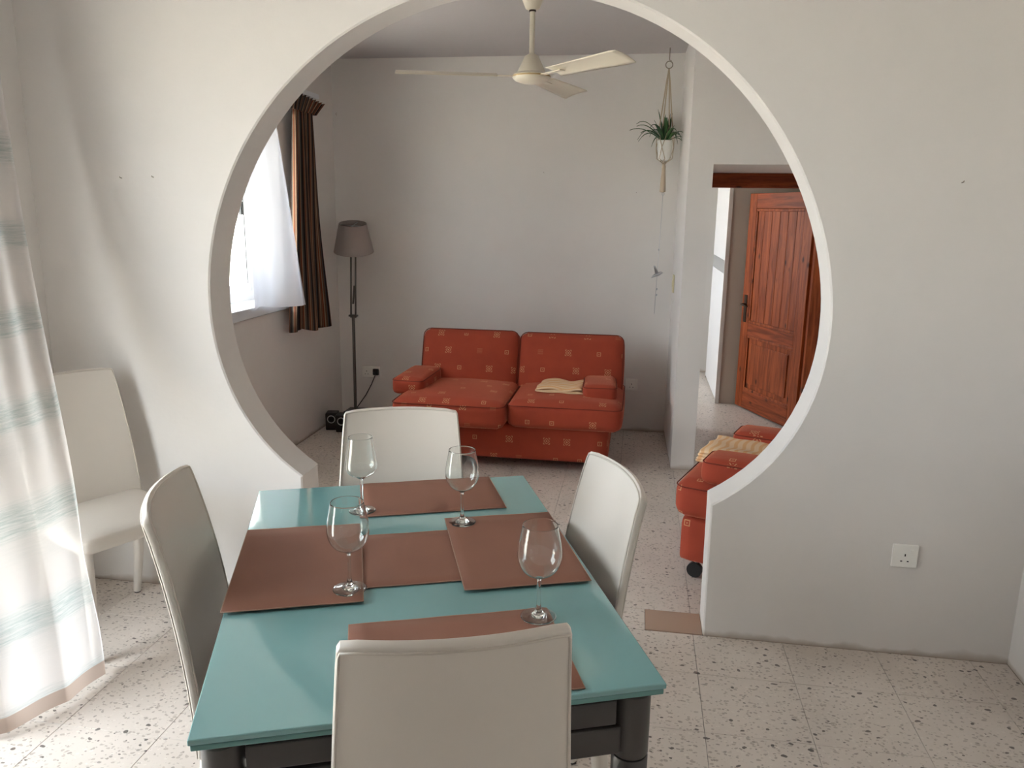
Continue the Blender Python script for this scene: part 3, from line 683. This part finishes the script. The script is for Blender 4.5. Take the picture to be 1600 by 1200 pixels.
MB().tube([(.004, .008, 1.27), (.006, .008, 1.33)], .013, 12).build('lamp_holder', 'fan_white', lp, True, angle=40)
sh = MB().lathe([(.140, -.1), (.096, .1), (.094, .1), (.138, -.1)], 48, (0, 0), True).build('shade', 'shade_fabric', lp, True, angle=40)
sh.location = (.006, .008, 1.368); sh.rotation_euler = (R(13), R(4), 0)
MB().tube([(-.094, 0, .085), (.094, 0, .085)], .003, 6).tube([(0, -.094, .085), (0, .094, .085)], .003, 6).tube([(0, 0, .085), (0, 0, -.05)], .005, 6).build('shade_carrier', 'silver', sh, True)
MB().tube([(.06, .252, .352), (.062, .235, .33), (.045, .20, .27), (.02, .14, .20), (-.01, .07, .14), (-.02, .035, .118)], .0035, 7).build('power_cord', 'black_plastic', lp, True)
box('plug', 'black_plastic', (.038, .084, .247, .268, .33, .378), lp, .006)

def speaker(x, y, rz, label):
    o = thing('speaker', label, 'speaker', (x, y, 0), rz, 'small black computer speakers')
    cb = box('cabinet', 'black_plastic', (-.042, .042, -.05, .05, 0, .125), o, .006)
    ring = [(.0 + .026*cos(2*pi*k/28), -.0515, .082 + .026*sin(2*pi*k/28)) for k in range(28)]
    MB().tube(ring, .0032, 6, True).build('driver_ring', 'silver', o, True)
    MB().tube([(0, -.049, .082), (0, -.0515, .082)], .020, 24).build('cone', 'black_gap', o, True)
    box('trim_line', 'silver', (.038, .0395, -.0525, -.0495, .035, .122), o)
speaker(-2.150, 2.44, R(12), 'small black speaker with a silver ring on the floor, nearer the window wall')
speaker(-2.052, 2.40, R(4), 'small black speaker half hidden behind the far dining chair')

# ------------------------------------------------------------------ sockets, switch, nails
def socket(name, label, x, y, z, w=.086, h=.086, rows=1, switch=False):
    o = thing(name, label, 'socket', (x, y, z), 0)
    box('plate', 'socket_white', (-w/2, w/2, -.009, 0, -h/2, h/2), o, .003, seg=3)
    n = max(1, round(w/.086))
    for i in range(n):
        cx = -w/2 + (i+.5)*w/n
        for (dx, dz, a, b) in ((0, .004, .004, .009), (-.011, -.019, .0065, .004), (.011, -.019, .0065, .004)):
            box('pin_hole', 'black_gap', (cx+dx-a/2, cx+dx+a/2, -.0094, -.0088, dz-b/2+z*0, dz+b/2), o)
        if switch: box('rocker', 'socket_white', (cx+.014, cx+.028, -.0125, -.008, .012, .026), o, .0015)
socket('wall_socket', 'white switched socket low on the moon gate wall', .980, 0, .387, switch=True)
socket('wall_socket', 'white socket on the back wall beside the sofa', -.015, LYB, .347)
socket('wall_socket', 'white double socket behind the floor lamp with a black plug', -1.985, LYB, .352, w=.146)
sw = thing('wall_switch', 'yellowed ivory switch plate on the side of the partition', 'switch', (.2365, 2.655, 1.10), R(1.4))
box('plate', 'ivory', (-.009, 0, -.043, .043, -.06, .06), sw, .003); box('rocker', 'ivory', (-.013, -.008, -.012, .012, -.022, .022), sw, .002)
def nail(x, y, z, label, ln=.016):
    o = thing('wall_hook', label, 'hook', (x, y, z))
    MB().tube([(0, 0, 0), (0, -ln*.6, .001), (0, -ln*.6-.002, .005)], .0016, 7).build('shank', 'metal_hook', o, True)
nail(-1.949, 0, 1.666, 'small nail on the wall near the sheer curtain'); nail(-1.817, 0, 1.670, 'small nail on the wall between the curtain and the moon gate')
nail(1.006, 0, 1.673, 'small picture hook on the wall above the switched socket', .024)
nail(-.69, LYB, 1.83, 'small nail high on the back wall above the sofa'); nail(-.045, LYB, 1.70, 'small nail on the back wall next to the hanging plant')

# ------------------------------------------------------------------ ceiling fan
fn = thing('ceiling_fan', 'cream three blade ceiling fan hanging in the lounge', 'fan', (-.567, 1.25, CEIL))
MB().lathe([(.058, 0), (.058, -.012), (.050, -.045), (.034, -.082), (.022, -.088)][::-1], 32).build('canopy', 'fan_white', fn, True, angle=50)
MB().lathe([(.013, -.300), (.013, -.086)], 16).build('down_rod', 'fan_white', fn, True, angle=50)
MB().lathe([(.017, -.088), (.017, -.096)], 16).build('rod_clamp', 'dark_bronze', fn, True, angle=50)
MB().lathe([(.070, -.376), (.066, -.362), (.046, -.322), (.034, -.296), (.016, -.286)], 36).build('motor_cone', 'fan_white', fn, True, angle=50)
MB().lathe([(.0, -.424), (.045, -.421), (.080, -.410), (.092, -.398), (.093, -.384), (.082, -.376), (.0, -.374)], 40).build('motor_housing', 'fan_white', fn, True, angle=50)
MB().lathe([(.0925, -.394), (.0945, -.392), (.0945, -.388), (.0925, -.386)], 40, close=False).build('trim_ring', 'fan_ring', fn, True)
for k in range(3):
    a = YAW + R(-54 + 120*k)
    bl = MB(); pt = R(-15)
    def bf(u, v):
        rr_ = .17 + .49*u; w = (.050 + .020*u) * (1 if u < .97 else .93)
        s_ = (v-.5)*2*w; camber = .006*(1-(2*v-1)**2)
        return (rr_, s_*cos(pt), s_*sin(pt) + camber - .388)
    bl.grid(bf, 12, 8); b = bl.build('blade', 'fan_white', fn, True, solid=.003); b.rotation_euler = (0, 0, a)
    MB().box(.085, .24, -.016, .016, -.3925, -.3885).build('blade_iron', 'fan_white', b, bevel=.001)

# ------------------------------------------------------------------ hanging plant, bird string
PLX, PLY = .128, 2.66
hg = thing('macrame_hanger', 'jute macrame plant hanger with a tassel hanging from the ceiling hook', 'plant hanger', (PLX, PLY, 0))
MB().tube([(0, 0, CEIL), (0, 0, 2.53), (.006, 0, 2.518), (.012, 0, 2.524)], .003, 8).build('hook', 'metal_hook', hg, True)
MB().tube([(.022*cos(2*pi*k/24), 0, 2.497 + .022*sin(2*pi*k/24)) for k in range(24)], .0032, 8, True).build('ring', 'metal_hook', hg, True)
PT, PB = 2.030, 1.905
for k in range(4):
    a = R(25 + 90*k); c_, s_ = cos(a), sin(a)
    MB().tube([(0, 0, 2.476), (.012*c_, .012*s_, 2.40), (.036*c_, .036*s_, 2.20), (.047*c_, .047*s_, 2.12)], .0042, 7).build('cord', 'cord_jute', hg, True)
    for d_ in (-45, 45):
        a2 = a + R(d_)
        MB().tube([(.047*c_, .047*s_, 2.12), (.056*cos(a+R(d_*.6)), .056*sin(a+R(d_*.6)), 2.04), (.060*cos(a2), .060*sin(a2), 1.985), (.050*cos(a+R(d_*1.5)), .050*sin(a+R(d_*1.5)), 1.915), (.012*c_, .012*s_, 1.885), (0, 0, 1.87)], .0026, 6).build('net_cord', 'cord_jute', hg, True)
MB().lathe([(.008, 1.70), (.020, 1.705), (.019, 1.74), (.013, 1.83), (.012, 1.868), (.007, 1.885)], 14).build('tassel', 'cord_jute', hg, True)
pp = thing('potted_plant', 'green spiky plant in a white pot held by the macrame hanger', 'plant', (PLX, PLY, 0))
MB().lathe([(.0, PB), (.034, PB), (.040, PB+.012), (.051, PT), (.048, PT), (.046, PT-.012), (.0, PT-.012)], 36).build('pot', 'pot_white', pp, True, angle=50)
MB().lathe([(.0, PT-.010), (.0455, PT-.011)][::-1], 24).build('soil', 'soil', pp)
rl = random.Random(11)
for k in range(34):
    a = k*2.399 + rl.uniform(-.3, .3); inner = k % 3
    L = rl.uniform(.22, .32) if inner else rl.uniform(.17, .24); el = R(rl.uniform(30, 60)) if inner else R(rl.uniform(62, 84)); drop = rl.uniform(.9, 2.0) if inner else .3
    wd_ = rl.uniform(.010, .015)
    if cos(a) > .3: L = min(L, .125/max(.5, cos(a)))
    def lf(u, v, a=a, L=L, el=el, drop=drop, wd_=wd_):
        s_ = L*u; e = el - drop*u*u*.9; rr_ = .010 + s_*cos(el)*(1-.0*u) ; zz = s_*sin(el) - drop*.35*L*u*u*u
        w = wd_*min(1, (1-u)*1.6 + .03)*(.55+1.4*u*(1-u)) ; t_ = (v-.5)*2
        return (rr_*cos(a) - sin(a)*w*t_, rr_*sin(a) + cos(a)*w*t_, PT-.012 + zz + .003*t_*t_)
    MB().grid(lf, 8, 2).build('leaf', 'leaf', pp, True, solid=.0012)
bs = thing('bird_ornament', 'hanging string ornament with a small silver bird below the plant', 'ornament', (PLX, PLY, 0))
MB().tube([(.004, 0, 1.70), (.0, -.006, 1.42), (-.006, -.004, 1.20), (-.012, -.004, .89)], .0014, 6).build('string', 'silver', bs, True)
MB().tube([(.004+.009*cos(2*pi*k/16), 0, 1.69+.009*sin(2*pi*k/16)) for k in range(16)], .0016, 6, True).build('loop', 'silver', bs, True)
for z in (1.325, 1.06, 1.02): MB().lathe([(0, z-.008), (.006, z-.003), (.006, z+.003), (0, z+.008)], 10, (-.004, -.005)).build('bead', 'silver', bs, True)
bd = MB().tube([(-.045, -.005, 1.135), (-.025, -.005, 1.150), (.0, -.005, 1.160), (.022, -.005, 1.172), (.032, -.005, 1.170)], [.002, .008, .011, .008, .002], 10).build('bird_body', 'silver', bs, True)
for s_ in (-1, 1):
    def wf(u, v, s_=s_): return (-.008 - .018*u + .026*(v-.5)*(1-u*.5), -.005 + s_*.028*u, 1.165 + .050*u)
    MB().grid(wf, 6, 4).build('wing', 'silver', bd, True, solid=.0015)
